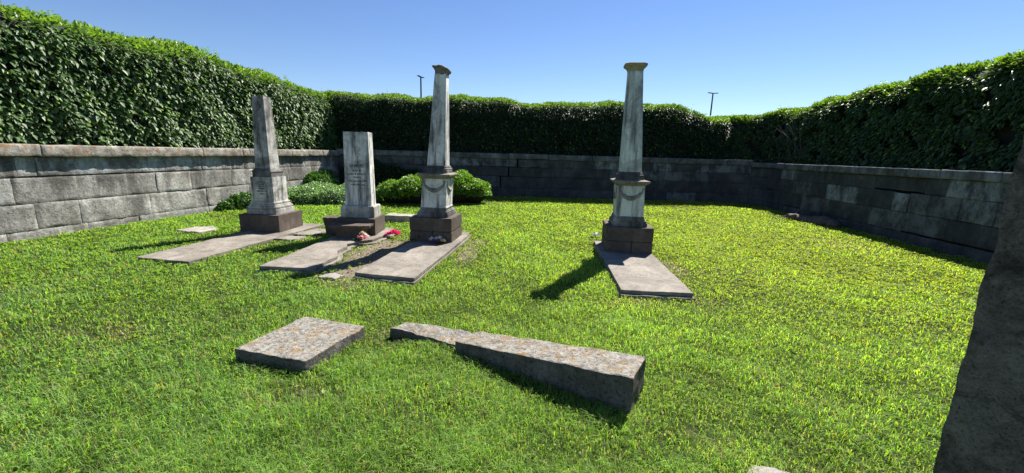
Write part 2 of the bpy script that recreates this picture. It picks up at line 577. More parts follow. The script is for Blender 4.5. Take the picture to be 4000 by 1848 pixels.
# back wall and the rounded right-hand corner
R = 1.5
cx, cy = RX(BY) - R - .03, BY - R
arc = [(cx + R * math.sin(a), cy + R * math.cos(a)) for a in np.linspace(0, PI / 2 - .02, 12)]
bpts = [(LX(BY) - .05, BY), (cx - .01, BY)] + arc[:7]
pb = Path(bpts)
X0 = bpts[0][0]
xb = lambda L: [x - X0 for x in L]
wall("stone_wall", "dark stained and shaded stone wall with a stepped crack along the back below the hedge", pb,
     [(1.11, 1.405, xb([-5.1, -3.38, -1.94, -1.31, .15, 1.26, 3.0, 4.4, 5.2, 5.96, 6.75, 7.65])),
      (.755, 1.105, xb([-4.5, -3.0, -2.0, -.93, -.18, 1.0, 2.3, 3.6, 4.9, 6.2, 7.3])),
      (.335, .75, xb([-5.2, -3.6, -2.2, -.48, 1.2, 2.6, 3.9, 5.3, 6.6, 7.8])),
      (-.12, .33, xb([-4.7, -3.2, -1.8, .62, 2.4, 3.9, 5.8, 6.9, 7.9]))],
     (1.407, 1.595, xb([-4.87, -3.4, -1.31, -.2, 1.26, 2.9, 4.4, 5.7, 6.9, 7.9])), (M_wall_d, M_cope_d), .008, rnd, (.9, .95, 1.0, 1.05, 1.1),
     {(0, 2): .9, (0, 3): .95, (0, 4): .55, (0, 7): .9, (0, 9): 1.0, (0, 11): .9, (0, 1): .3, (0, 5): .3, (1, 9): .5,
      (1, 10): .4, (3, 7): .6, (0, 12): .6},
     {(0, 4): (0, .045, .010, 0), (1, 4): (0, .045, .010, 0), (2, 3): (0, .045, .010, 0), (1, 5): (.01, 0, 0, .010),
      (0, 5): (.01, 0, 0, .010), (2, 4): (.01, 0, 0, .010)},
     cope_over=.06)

# right wall
rpts = [(arc[6][0] * .97 + arc[7][0] * .03, arc[6][1] * .97 + arc[7][1] * .03)] + arc[7:] + [(RX(y), y) for y in (cy - .15, 10, 7, 4, 2.5)]
pr = Path(rpts)
sr = lambda L: [float(np.interp(-y, [-p[1] for p in rpts], pr.s)) for y in L]
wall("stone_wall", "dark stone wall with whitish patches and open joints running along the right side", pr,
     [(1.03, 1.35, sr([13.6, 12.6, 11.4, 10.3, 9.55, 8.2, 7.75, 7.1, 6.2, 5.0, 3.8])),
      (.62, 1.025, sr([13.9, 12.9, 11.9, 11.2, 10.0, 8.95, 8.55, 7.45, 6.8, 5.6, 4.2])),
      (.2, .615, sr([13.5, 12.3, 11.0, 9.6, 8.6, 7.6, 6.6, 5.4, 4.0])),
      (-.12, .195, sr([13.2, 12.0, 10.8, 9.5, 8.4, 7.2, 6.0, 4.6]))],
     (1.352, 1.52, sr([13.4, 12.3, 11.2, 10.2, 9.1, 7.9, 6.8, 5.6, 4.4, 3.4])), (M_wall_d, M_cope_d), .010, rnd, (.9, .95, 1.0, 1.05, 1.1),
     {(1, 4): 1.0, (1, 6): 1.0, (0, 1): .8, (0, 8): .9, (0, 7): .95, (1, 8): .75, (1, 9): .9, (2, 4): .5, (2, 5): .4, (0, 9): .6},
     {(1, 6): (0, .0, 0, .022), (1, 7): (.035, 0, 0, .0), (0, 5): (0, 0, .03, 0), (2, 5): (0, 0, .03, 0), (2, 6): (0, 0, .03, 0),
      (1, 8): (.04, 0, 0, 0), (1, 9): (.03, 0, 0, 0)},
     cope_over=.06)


# ------------------------------------------------------------------ foliage
def leaf_mesh(name, P, D, N, L, W, col, fold=.18, droop=.12, mid=.42):
    """each leaf a folded blade: base, two sides, tip"""
    D = norm(D)
    S = norm(np.cross(D, N))
    N = norm(np.cross(S, D))
    L = L[:, None]; W = W[:, None]
    base = P
    lf = P + D * L * mid + S * W * .5 + N * W * fold
    rt = P + D * L * mid - S * W * .5 + N * W * fold
    tip = P + D * L - N * L * droop
    V = np.stack([base, lf, tip, rt], 1).reshape(-1, 3)
    i = np.arange(len(P)) * 4
    F = np.concatenate([np.stack([i, i + 2, i + 1], -1), np.stack([i, i + 3, i + 2], -1)])
    C = np.ones((len(P) * 4, 4))
    C[:, :3] = np.repeat(col, 4, axis=0)
    return np_mesh(name, V, [F], C)


def hedge(name, label, path, set_back, top_fn, width, zbot, n_leaf, lsize, seed, base_gap=.5, thin=None, back_cover=.25,
          bright=1.0, dep=.10, r=.45):
    """path = inner line of the hedge face; offsets go away from the enclosure"""
    rng = np.random.default_rng(seed)
    root = empty(name, (float(path.p[0][0]), float(path.p[0][1]), 0))
    off = (-path.p[0][0], -path.p[0][1], 0)
    def surf(s, u):
        # u in metres along the section: up the face, over the shoulder, across the top
        h = top_fn(s)
        a_len = r * PI / 2
        f_len = h - r - zbot
        o = np.where(u < f_len, 0, np.where(u < f_len + a_len, r - r * np.cos((u - f_len) / r), r + (u - f_len - a_len)))
        z = np.where(u < f_len, zbot + u, np.where(u < f_len + a_len, h - r + r * np.sin((u - f_len) / r), h + .10 * (u - f_len - a_len)))
        no = np.where(u < f_len, -1, np.where(u < f_len + a_len, -np.cos((u - f_len) / r), 0))
        nz = np.where(u < f_len, 0.08, np.where(u < f_len + a_len, np.sin((u - f_len) / r), 1))
        return o, z, no, nz, f_len, a_len

    # leaves
    s = rng.uniform(0, path.L, n_leaf)
    tot = top_fn(s) - r - zbot + r * PI / 2 + (width - r)
    u = rng.uniform(0, 1, n_leaf) * tot
    o, z, no, nz, fl, al = surf(s, u)
    q = np.stack([s, z, o], -1)
    bulge = .06 * vnoise(q, .9, seed) + .045 * vnoise(q, 2.3, seed + 4) + .03 * vnoise(q, 7, seed + 5)
    depth = rng.exponential(dep, n_leaf)
    dd = bulge - depth
    P2, N2, T2 = path.at(s)
    nrm = np.concatenate([N2 * (-no)[:, None], nz[:, None]], 1)
    nrm = norm(nrm)
    base = np.concatenate([P2 - N2 * (o + set_back)[:, None], z[:, None]], 1)
    P = base + nrm * dd[:, None]
    topness = np.clip((u - fl) / al, 0, 1)
    up = np.array([0, 0, 1.0])
    rnd3 = rng.normal(0, 1, (n_leaf, 3))
    D = nrm * .7 - up * (.62 * (1 - topness))[:, None] + up * (.25 * topness)[:, None] + rnd3 * .30
    N = nrm * .6 + up * .70 + rng.normal(0, 1, (n_leaf, 3)) * .26
    L = lsize * rng.uniform(.6, 1.35, n_leaf) * (1 - .2 * topness)
    W = L * rng.uniform(.42, .62, n_leaf)
    keep = rng.random(n_leaf) < np.clip((z - zbot) / base_gap + .25, 0, 1)
    keep &= vnoise(q, 3.4, seed + 8) > -.62
    if thin is not None:
        keep &= rng.random(n_leaf) < thin(s, z)
    g = rng.uniform(0, 1, n_leaf)
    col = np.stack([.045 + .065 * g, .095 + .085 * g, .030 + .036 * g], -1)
    young_lit = (topness > .5) & (rng.random(n_leaf) < .75) | (rng.random(n_leaf) < .05)  # fresh growth, with the sunlit top fringe put into its colour
    col[young_lit] = np.stack([.16 + .08 * g, .28 + .09 * g, .035 + .03 * g], -1)[young_lit]
    col[~young_lit] *= bright  # sun and shade of the whole hedge worked into the leaf colour
    # loose shoots standing out of the top
    m = int(path.L * 26)
    ss = rng.uniform(0, path.L, m)
    oo = rng.uniform(.05, width * .8, m)
    hh = top_fn(ss) - np.where(oo < r, r - np.sqrt(np.maximum(r * r - (r - oo) ** 2, 0)), 0)
    Ps, Ds, Ns, Ls, tw = [], [], [], [], []
    for k in range(m):
        p2, n2, _ = path.at(ss[k])
        b0 = np.array([*(p2[0] - n2[0] * (oo[k] + set_back)), hh[k] - .05])
        ln = rng.uniform(.05, .17) if rng.random() < .95 else rng.uniform(.17, .32)
        dr = norm(np.array([rng.normal(0, .35), rng.normal(0, .35), 1.0]))
        nl = int(ln / .028) + 2
        for j in range(nl):
            t = (j + 1) / nl
            a = j * 2.4 + k
            Ps.append(b0 + dr * ln * t)
            Ds.append([math.cos(a), math.sin(a), .7])
            Ns.append([rng.normal(0, .3), rng.normal(0, .3), 1])
            Ls.append(lsize * (.95 - .35 * t))
        tw.append((b0, b0 + dr * ln))
    Pa = np.concatenate([P[keep], np.array(Ps)])
    Da = np.concatenate([D[keep], np.array(Ds)])
    Na = np.concatenate([N[keep], np.array(Ns)])
    La = np.concatenate([L[keep], np.array(Ls)])
    Wa = np.concatenate([W[keep], np.array(Ls) * .5])
    gg = rng.uniform(0, 1, len(Ps))
    cs = np.stack([.15 + .06 * gg, .27 + .07 * gg, .03 + .015 * gg], -1)
    Ca = np.concatenate([col[keep], cs])
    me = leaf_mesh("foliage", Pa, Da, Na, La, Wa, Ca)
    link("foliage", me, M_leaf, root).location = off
    # near-black core added to block light and give interior shade
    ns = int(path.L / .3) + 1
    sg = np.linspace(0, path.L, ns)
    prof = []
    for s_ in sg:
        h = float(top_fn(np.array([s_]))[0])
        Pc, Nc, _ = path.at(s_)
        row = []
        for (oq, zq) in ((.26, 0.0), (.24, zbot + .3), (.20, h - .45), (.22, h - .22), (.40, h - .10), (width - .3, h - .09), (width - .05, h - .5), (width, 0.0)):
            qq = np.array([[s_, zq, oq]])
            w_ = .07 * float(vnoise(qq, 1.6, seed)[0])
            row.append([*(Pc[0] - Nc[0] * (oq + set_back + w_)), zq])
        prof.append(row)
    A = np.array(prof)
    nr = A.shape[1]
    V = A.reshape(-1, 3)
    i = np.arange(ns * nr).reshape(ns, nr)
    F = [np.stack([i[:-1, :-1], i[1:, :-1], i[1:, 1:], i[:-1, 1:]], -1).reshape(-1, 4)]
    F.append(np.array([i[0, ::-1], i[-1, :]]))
    link("dark_core", np_mesh("dark_core", V, F), M_core, root).location = off
    tag(root, label, "hedge")
    return root, off, tw


def tubes(name, segs, r0, r1, mat, parent=None, loc=None, sides=5):
    V, F = [], []
    for pts in segs:
        n = len(pts)
        b0 = len(V)
        for k, p in enumerate(pts):
            p = Vector(p)
            a = Vector(pts[max(k - 1, 0)]); c = Vector(pts[min(k + 1, n - 1)])
            d = (c - a).normalized()
            s = d.orthogonal().normalized(); t = d.cross(s)
            rr = r0 + (r1 - r0) * k / (n - 1)
            for j in range(sides):
                an = 2 * PI * j / sides
                V.append(p + (s * math.cos(an) + t * math.sin(an)) * rr)
        for k in range(n - 1):
            for j in range(sides):
                F.append((b0 + k * sides + j, b0 + k * sides + (j + 1) % sides, b0 + (k + 1) * sides + (j + 1) % sides, b0 + (k + 1) * sides + j))
    me = bpy.data.meshes.new(name)
    me.from_pydata([tuple(v) for v in V], [], F)
    o = link(name, me, mat, parent, True)
    if loc is not None: o.location = loc
    return o


# left hedge
hl = Path([(LX(2.5), 2.5), (LX(18.2), 18.2)])
def top_l(s):
    y = 2.5 + s / kl
    return 3.74 + .16 * np.clip((9.5 - y) / 3, 0, 1) + .06 * np.sin(s * .9) + .05 * np.sin(s * 2.3 + 1) + .10 * np.exp(-((y - 11) / 2.5) ** 2) - .16 * np.clip(y - 15.2, 0, 2)
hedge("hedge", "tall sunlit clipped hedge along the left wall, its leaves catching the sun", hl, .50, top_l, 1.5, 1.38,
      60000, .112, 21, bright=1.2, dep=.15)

# back hedge
hb = Path([(-9.0, BY + .80), (8.3, BY + .80)])
def top_b(s):
    x = hb.p[0][0] + s
    return 3.60 + .05 * np.sin(s * 1.1) + .04 * np.sin(s * 2.9 + 2) + .06 * np.sin(s * .4) - .55 * np.clip((x - 5.9) / 1.9, 0, 1) ** 2
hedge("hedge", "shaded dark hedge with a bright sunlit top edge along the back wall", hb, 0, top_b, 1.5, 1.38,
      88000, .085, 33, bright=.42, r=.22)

# right hedge
hr = Path([(7.6, 17.3), (8.35, 17.0), (9.1, 16.5), (9.55, 15.7), (9.62, 14.8), (RX(12) + .75, 12), (RX(2.0) + .75, 2.0)])
ys_r = lambda s: np.interp(s, hr.s, hr.p[:, 1])
def top_r(s):
    y = ys_r(s)
    return 3.42 + .05 * np.sin(s * 1.3) + .05 * np.sin(s * 3.1) + .24 * np.clip((15.5 - y) / 5, 0, 1) - .30 * np.clip((y - 16.0) / 1.2, 0, 1)
def thin_r(s, z):
    y = ys_r(s)
    return np.clip(1 - .65 * np.exp(-((y - 15.6) / 1.2) ** 2) * (z < 3.0) - .75 * np.exp(-((y - 8.2) / .5) ** 2 - ((z - 1.7) / .4) ** 2), .1, 1)
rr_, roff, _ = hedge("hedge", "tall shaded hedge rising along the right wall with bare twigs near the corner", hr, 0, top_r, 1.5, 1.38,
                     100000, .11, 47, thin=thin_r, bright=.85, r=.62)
# bare twigs near the corner, part of the right hedge
segs = []
rt = random.Random(3)
for k in range(26):
    y = rt.uniform(13.6, 16.6)
    x = RX(y) + rt.uniform(.45, .8)
    p = Vector((x, y, rt.uniform(1.4, 1.8)))
    d = Vector((rt.uniform(-.35, .1), rt.uniform(-.7, .7), 1)).normalized()
    pts = [p.copy()]
    for j in range(6):
        p = p + d * rt.uniform(.18, .30)
        d = (d + Vector((rt.uniform(-.12, .12), rt.uniform(-.35, .35), rt.uniform(-.2, .1)))).normalized()
        pts.append(p.copy())
    segs.append(pts)
tubes("twigs", segs, .011, .004, M_twig, rr_, roff)


# low leafy plants
def leaf_cloud(name, label, cat, blobs, n, lsize, seed, cols, mat, core=True, spread=.05, upn=.8, stems=None):
    """blobs: (cx,cy,cz,rx,ry,rz); leaves sit on the union's outer skin"""
    rng = np.random.default_rng(seed)
    B = np.array(blobs, float)
    area = B[:, 3] * B[:, 4] + B[:, 4] * B[:, 5] + B[:, 3] * B[:, 5]
    idx = rng.choice(len(B), n, p=area / area.sum())
    d = norm(rng.normal(0, 1, (n, 3)))
    d[:, 2] = np.abs(d[:, 2]) * 1.0 - .1
    d = norm(d)
    bb = B[idx]
    P = bb[:, :3] + d * bb[:, 3:] * (1 + .10 * vnoise(d * 2.5 + idx[:, None], 1.5, seed))[:, None]
    nrm = norm(d / bb[:, 3:])
    P = P - nrm * rng.exponential(spread, n)[:, None]
    keep = P[:, 2] > .02
    for k, b in enumerate(B):
        q = (((P - b[:3]) / b[3:]) ** 2).sum(1)
        keep &= ~((q < .62) & (idx != k))
    P, nrm = P[keep], nrm[keep]
    m = len(P)
    up = np.array([0, 0, 1.0])
    D = nrm * .6 + rng.normal(0, 1, (m, 3)) * .5 + up * .05
    N = nrm * .4 + up * upn + rng.normal(0, 1, (m, 3)) * .45
    L = lsize * rng.uniform(.6, 1.3, m)
    g = rng.random(m)[:, None]
    c0, c1 = np.array(cols[0]), np.array(cols[1])
    col = c0 * (1 - g) + c1 * g
    me = leaf_mesh("leaves", P, D, N, L, L * rng.uniform(.5, .75, m), col, .15, .15)
    cen = (float(B[:, 0].mean()), float(B[:, 1].mean()), 0)
    root = empty(name, cen)
    link("leaves", me, mat, root).location = (-cen[0], -cen[1], 0)
    if core:  # same added dark core inside the mound
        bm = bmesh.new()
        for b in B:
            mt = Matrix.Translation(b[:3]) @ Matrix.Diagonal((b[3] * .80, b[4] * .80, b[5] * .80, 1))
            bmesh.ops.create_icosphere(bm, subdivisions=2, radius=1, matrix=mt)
        o = from_bm("dark_core", bm, M_core, root)
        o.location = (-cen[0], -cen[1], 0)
    tag(root, label, cat)
    return root


leaf_cloud("shrub", "rounded bright green leafy shrub mound behind the broken-topped column", "shrub",
           [(-3.55, 12.75, .25, .70, .65, .42), (-2.95, 12.75, .36, .75, .75, .50), (-2.35, 12.85, .40, .75, .75, .57),
            (-1.75, 13.05, .42, .65, .7, .58), (-1.25, 13.2, .32, .52, .6, .44)],
           24000, .065, 5, ((.10, .21, .018), (.21, .34, .035)), M_bush)
leaf_cloud("ivy_bed", "low spread of glossy pale ivy between the obelisk and the SAMUEL headstone", "ivy",
           [(-6.9, 12.0, .05, .7, .55, .36), (-6.2, 12.1, .05, .8, .6, .42), (-5.4, 12.3, .05, .8, .7, .42),
            (-4.75, 12.5, .05, .7, .6, .40), (-6.3, 13.2, .05, .9, .8, .45), (-5.2, 13.3, .05, .9, .8, .42)],
           30000, .06, 8, ((.12, .22, .08), (.26, .38, .20)), M_bush, upn=1.2)
leaf_cloud("ivy_plant", "dark green ivy clump against the left wall foot behind the obelisk", "ivy",
           [(-7.22, 10.35, .0, .22, .35, .25), (-7.12, 10.75, .05, .30, .45, .33), (-6.95, 11.2, .03, .38, .5, .30), (-6.6, 11.5, .0, .4, .35, .24)],
           6000, .07, 9, ((.03, .09, .02), (.08, .17, .03)), M_bush)
leaf_cloud("ivy_plant", "ivy climbing the sunny end of the left wall near the back corner", "ivy",
           [(-6.72, 13.9, .35, .30, .5, .45), (-6.6, 14.5, .45, .28, .45, .40), (-6.5, 14.2, .3, .4, .6, .4)],
           6000, .075, 10, ((.04, .12, .02), (.11, .21, .04)), M_bush)
leaf_cloud("ivy_plant", "dark shaded ivy climbing the back wall behind the slab headstone", "ivy",
           [(-5.9, 15.35, .6, .5, .22, .65), (-5.2, 15.35, .6, .55, .22, .62), (-4.5, 15.35, .55, .55, .22, .5),
            (-3.8, 15.35, .5, .5, .2, .42), (-3.2, 15.35, .4, .45, .2, .35)],
           12000, .07, 12, ((.02, .06, .02), (.05, .10, .03)), M_bush, core=True)


# ------------------------------------------------------------------ stone shapes
def rough_prism(name, poly, z0, z1, mat, parent=None, cuts=8, amp=.006, bev=.008, seed=0.0, loc=None, ztop=None, freq=9.0):
    """prism over a plan polygon, edges chipped; ztop optional per-vertex top heights"""
    bm = bmesh.new()
    n = len(poly)
    ox, oy = (loc[0], loc[1]) if loc else (0, 0)
    lo = [bm.verts.new((p[0] - ox, p[1] - oy, z0)) for p in poly]
    hi = [bm.verts.new((p[0] - ox, p[1] - oy, (ztop[i] if ztop else z1))) for i, p in enumerate(poly)]
    bm.faces.new(lo[::-1])
    bm.faces.new(hi)
    for i in range(n):
        bm.faces.new((lo[i], lo[(i + 1) % n], hi[(i + 1) % n], hi[i]))
    if bev:
        bmesh.ops.bevel(bm, geom=list(bm.edges), offset=bev, segments=2, affect='EDGES', profile=.6)
    if cuts:
        long_e = [e for e in bm.edges if e.calc_length() > .08]
        bmesh.ops.triangulate(bm, faces=[f for f in bm.faces if len(f.verts) > 4])
        for _ in range(cuts):
            le = [e for e in bm.edges if e.calc_length() > .055]
            if not le: break
            bmesh.ops.subdivide_edges(bm, edges=le, cuts=1, use_grid_fill=True)
            if len(bm.verts) > 14000: break
        for v in bm.verts:
            q = Vector((v.co.x + ox, v.co.y + oy, v.co.z)) * freq + Vector((seed, seed, seed))
            d = noise.noise_vector(q) * amp + noise.noise_vector(q * 3.1) * amp * .5
            v.co += d
    return from_bm(name, bm, mat, parent)


def loft(name, levels, mat, parent=None, ch=.04, bev=0, jag=None, seg=0.0, amp=0.0):
    """levels: (z, half x, half y, dx) ; section is a square with chamfered corners (ch = fraction)"""
    bm = bmesh.new()
    rings = []
    for lv in levels:
        z, hx, hy, dx = lv[:4]
        c = (lv[4] if len(lv) > 4 else ch) * min(hx, hy)
        pts = [(-hx + c, -hy), (hx - c, -hy), (hx, -hy + c), (hx, hy - c), (hx - c, hy), (-hx + c, hy), (-hx, hy - c), (-hx, -hy + c)]
        rings.append([bm.verts.new((x + dx, y, z)) for x, y in pts])
    for a, b in zip(rings[:-1], rings[1:]):
        for i in range(8):
            bm.faces.new((a[i], a[(i + 1) % 8], b[(i + 1) % 8], b[i]))
    bm.faces.new(rings[0][::-1])
    bm.faces.new(rings[-1])
    if seg:
        bmesh.ops.triangulate(bm, faces=[f for f in bm.faces if len(f.verts) > 4])
        for _ in range(5):
            le = [e for e in bm.edges if e.calc_length() > seg]
            if not le: break
            bmesh.ops.subdivide_edges(bm, edges=le, cuts=1, use_grid_fill=True)
        for v in bm.verts:
            v.co += noise.noise_vector(v.co * 14 + Vector((levels[0][0], 3, 5))) * amp
    if jag: jag(bm)
    return from_bm(name, bm, mat, parent)


def text_mesh(name, lines, mat, parent, yface, tilt):
    """lines: (text, z, size, xoff) laid on the front (-y) face plane y = yface(z)"""
    objs = []
    for t, z, size, xo in lines:
        cu = bpy.data.curves.new("lettering", 'FONT')
        cu.body = t
        cu.size = size
        cu.align_x = 'CENTER'
        cu.extrude = .0025
        cu.offset = size * .012
        tmp = bpy.data.objects.new("lettering", cu)
        COL.objects.link(tmp)
        dg = bpy.context.evaluated_depsgraph_get()
        me = bpy.data.meshes.new_from_object(tmp.evaluated_get(dg))
        me.transform(Matrix.Translation((xo, yface(z) - .002, z)) @ Matrix.Rotation(PI / 2 + tilt, 4, 'X'))
        objs.append(me)
        bpy.data.objects.remove(tmp)
    out = []
    for me in objs:
        me.materials.clear()
        out.append(link(name, me, mat, parent))
    return out


def mould(steps, dx=0.0, h2=None):
    return [(z, w, w if h2 is None else w * h2, dx) for z, w in steps]


def garland(name, parent, mat, w, ztop, drop, ydist, rot, dx=0.0):
    """swag of rosettes on one face; rot about z picks the face"""
    bm = bmesh.new()
    m = 17
    for k in range(m):
        t = k / (m - 1) * 2 - 1
        x = t * w * .93
        z = ztop - drop * (1 - t * t) + (.03 if abs(t) > .93 else 0)
        r = .013 + .024 * (1 - abs(t)) ** .8
        M = Matrix.Rotation(rot, 4, 'Z') @ Matrix.Translation((x, -ydist - .004, z)) @ Matrix.Diagonal((r, r * .75, r, 1))
        bmesh.ops.create_icosphere(bm, subdivisions=2, radius=1, matrix=M)
        # raised ring petals around each rosette
        for j in range(5):
            a = 2 * PI * j / 5 + k
            M = Matrix.Rotation(rot, 4, 'Z') @ Matrix.Translation((x + math.cos(a) * r * .95, -ydist - .002, z + math.sin(a) * r * .8)) @ Matrix.Diagonal((r * .42, r * .5, r * .42, 1))
            bmesh.ops.create_icosphere(bm, subdivisions=1, radius=1, matrix=M)
    # ribbon knots at the ends
    for sgn in (-1, 1):
        for j in range(4):
            M = Matrix.Rotation(rot, 4, 'Z') @ Matrix.Translation((sgn * w * (.9 - .02 * j), -ydist - .003, ztop + .035 - .022 * j)) @ Matrix.Diagonal((.014, .010, .018, 1))
            bmesh.ops.create_icosphere(bm, subdivisions=1, radius=1, matrix=M)
    for v in bm.verts: v.co.x += dx
    return from_bm(name, bm, mat, parent, True)


def base_block(parent, w, z0, z1, two=False, h2=1.0):
    if not two:
        o = loft("base_block", [(z0, w, w * h2, 0), (z1, w, w * h2, 0)], M_brown, parent, ch=.03, seg=.12, amp=.004)
        return
    zm = (z0 + z1) / 2 - .02
    for (a, b, sd) in ((z0, zm - .003, 1), (zm + .003, z1, -1)):
        for sx in ((-1, 1) if sd == 1 else (0,)):
            bm = bmesh.new()
            if sx == 0: x0, x1 = -w, w
            else: x0, x1 = (-w, .1 * w - .003) if sx < 0 else (.1 * w + .003, w)
            bmesh.ops.create_cube(bm, size=1, matrix=Matrix.Translation(((x0 + x1) / 2, 0, (a + b) / 2)) @ Matrix.Diagonal((x1 - x0, 2 * w, b - a, 1)))
            bmesh.ops.bevel(bm, geom=list(bm.edges), offset=.009, segments=2, affect='EDGES')
            for _ in range(3):
                le = [e for e in bm.edges if e.calc_length() > .12]
                bmesh.ops.subdivide_edges(bm, edges=le, cuts=1, use_grid_fill=True)
            for v in bm.verts:
                v.co += noise.noise_vector(v.co * 11 + Vector((sx, sd, 2))) * .005
            from_bm("base_block", bm, M_brown, parent)


# ---- obelisk (left)
def obelisk():
    r = empty("obelisk", (-4.668, 7.844, 0), math.radians(-4))
    base_block(r, .385, .04, .36, False)
    loft("plinth", mould([(.361, .290), (.452, .288), (.455, .266), (.468, .264), (.472, .276), (.50, .276), (.505, .256), (.535, .250), (.540, .232), (.552, .232), (.556, .242), (.580, .240), (.584, .222), (.603, .220)]), M_mould, r, ch=.02)
    loft("pedestal", mould([(.604, .217), (1.045, .213)]), M_obelisk, r, ch=.02, seg=.1, amp=.002)
    loft("neck_moulding", mould([(1.046, .186), (1.125, .182), (1.135, .190), (1.150, .190), (1.165, .176), (1.185, .165), (1.20, .152)]), M_band, r, ch=.02)
    loft("shaft", mould([(1.201, .147), (1.8, .128), (2.491, .108)]), M_obelisk, r, ch=.03, seg=.12, amp=.0015)
    # arched panel frame on the front of the pedestal
    bm = bmesh.new()
    yf = -.2175
    w, zb, zs = .165, .640, .835
    outer, inner = [], []
    for (rr, lst) in ((w, outer), (w - .014, inner)):
        lst.append((-rr, zb + (w - rr))); lst.append((-rr, zs))
        for k in range(1, 12):
            a = PI - PI * k / 12
            lst.append((rr * math.cos(a), zs + rr * math.sin(a)))
        lst.append((rr, zs)); lst.append((rr, zb + (w - rr)))
    n = len(outer)
    vo = [bm.verts.new((x, yf - .006, z)) for x, z in outer]; vi = [bm.verts.new((x, yf - .006, z)) for x, z in inner]
    wo = [bm.verts.new((x, yf + .004, z)) for x, z in outer]; wi = [bm.verts.new((x, yf + .004, z)) for x, z in inner]
    for i in range(n):
        j = (i + 1) % n
        bm.faces.new((vo[i], vo[j], vi[j], vi[i])); bm.faces.new((wo[i], wo[j], vo[j], vo[i])); bm.faces.new((vi[i], vi[j], wi[j], wi[i]))
    from_bm("panel_frame", bm, M_mould, r)
    txt = [("WIFE OF", .905, .026, 0), ("JAMES L. &", .868, .022, 0), ("BURKS", .82, .036, 0), ("BORN MAY 6. 18", .775, .026, 0), ("DIED 18", .725, .026, 0)]
    # name on an arc
    cs = "CHARLES"
    text_mesh("inscription", txt, M_letter, r, lambda z: -.2175, 0)
    bm = bmesh.new()
    for k, chh in enumerate(cs):
        a = PI * (.5 + (len(cs) / 2 - .5 - k) * .095)
        cu = bpy.data.curves.new("lettering", 'FONT'); cu.body = chh; cu.size = .042; cu.align_x = 'CENTER'; cu.extrude = .0025
        tmp = bpy.data.objects.new("lettering", cu); COL.objects.link(tmp)
        me = bpy.data.meshes.new_from_object(tmp.evaluated_get(bpy.context.evaluated_depsgraph_get()))
        bpy.data.objects.remove(tmp)
        me.transform(Matrix.Translation((.105 * math.cos(a), -.2195, .845 + .105 * math.sin(a))) @ Matrix.Rotation(a - PI / 2, 4, (0, -1, 0)) @ Matrix.Rotation(PI / 2, 4, 'X'))
        bm.from_mesh(me)
    from_bm("inscription", bm, M_letter, r)
    tag(r, "grey four-sided obelisk without capital on a brown base, leftmost monument", "obelisk", None)


obelisk()


# ---- slab headstone
def headstone():
    r = empty("headstone", (-2.843, 7.619, 0), math.radians(2.5))
    base_block(r, .342, .055, .372, False)
    loft("plinth", mould([(.373, .300), (.565, .300), (.583, .285)], h2=.74), M_mould, r, ch=.03, seg=.1, amp=.003)
    loft("upright_slab", mould([(.584, .238), (1.2, .229), (1.896, .219), (1.902, .212)], h2=.58), M_marble, r, ch=.03, seg=.1, amp=.0015)
    yf = lambda z: -(.238 - (z - .584) / 1.312 * .019) * .58
    text_mesh("inscription", [("SAMUEL", 1.285, .072, 0), ("SON OF", 1.205, .042, 0), ("JAMES & MATILDA", 1.145, .041, 0), ("BURKS", 1.085, .042, 0),
                              ("Died April 7th 1851", 1.02, .042, 0), ("in his 20th year.", .955, .040, .01)], M_letter, r, yf, math.atan(-.011 / 1.3))
    # weathered flower relief
    bm = bmesh.new()
    rg = random.Random(4)
    for k in range(26):
        a = rg.uniform(0, 2 * PI); q = rg.uniform(0, 1) ** .6
        x, z = .03 + .045 * q * math.cos(a) + .02 * math.sin(a), 1.56 + .11 * q * math.sin(a)
        s = rg.uniform(.010, .022)
        bmesh.ops.create_icosphere(bm, subdivisions=2, radius=1, matrix=Matrix.Translation((x, yf(z) + .002, z)) @ Matrix.Rotation(rg.uniform(0, 3), 4, 'Y') @ Matrix.Diagonal((s, .010, s * .6, 1)))
    from_bm("flower_relief", bm, M_mould, r, True)
    tag(r, "flat marble headstone slab reading SAMUEL with worn flower carving", "headstone")


headstone()


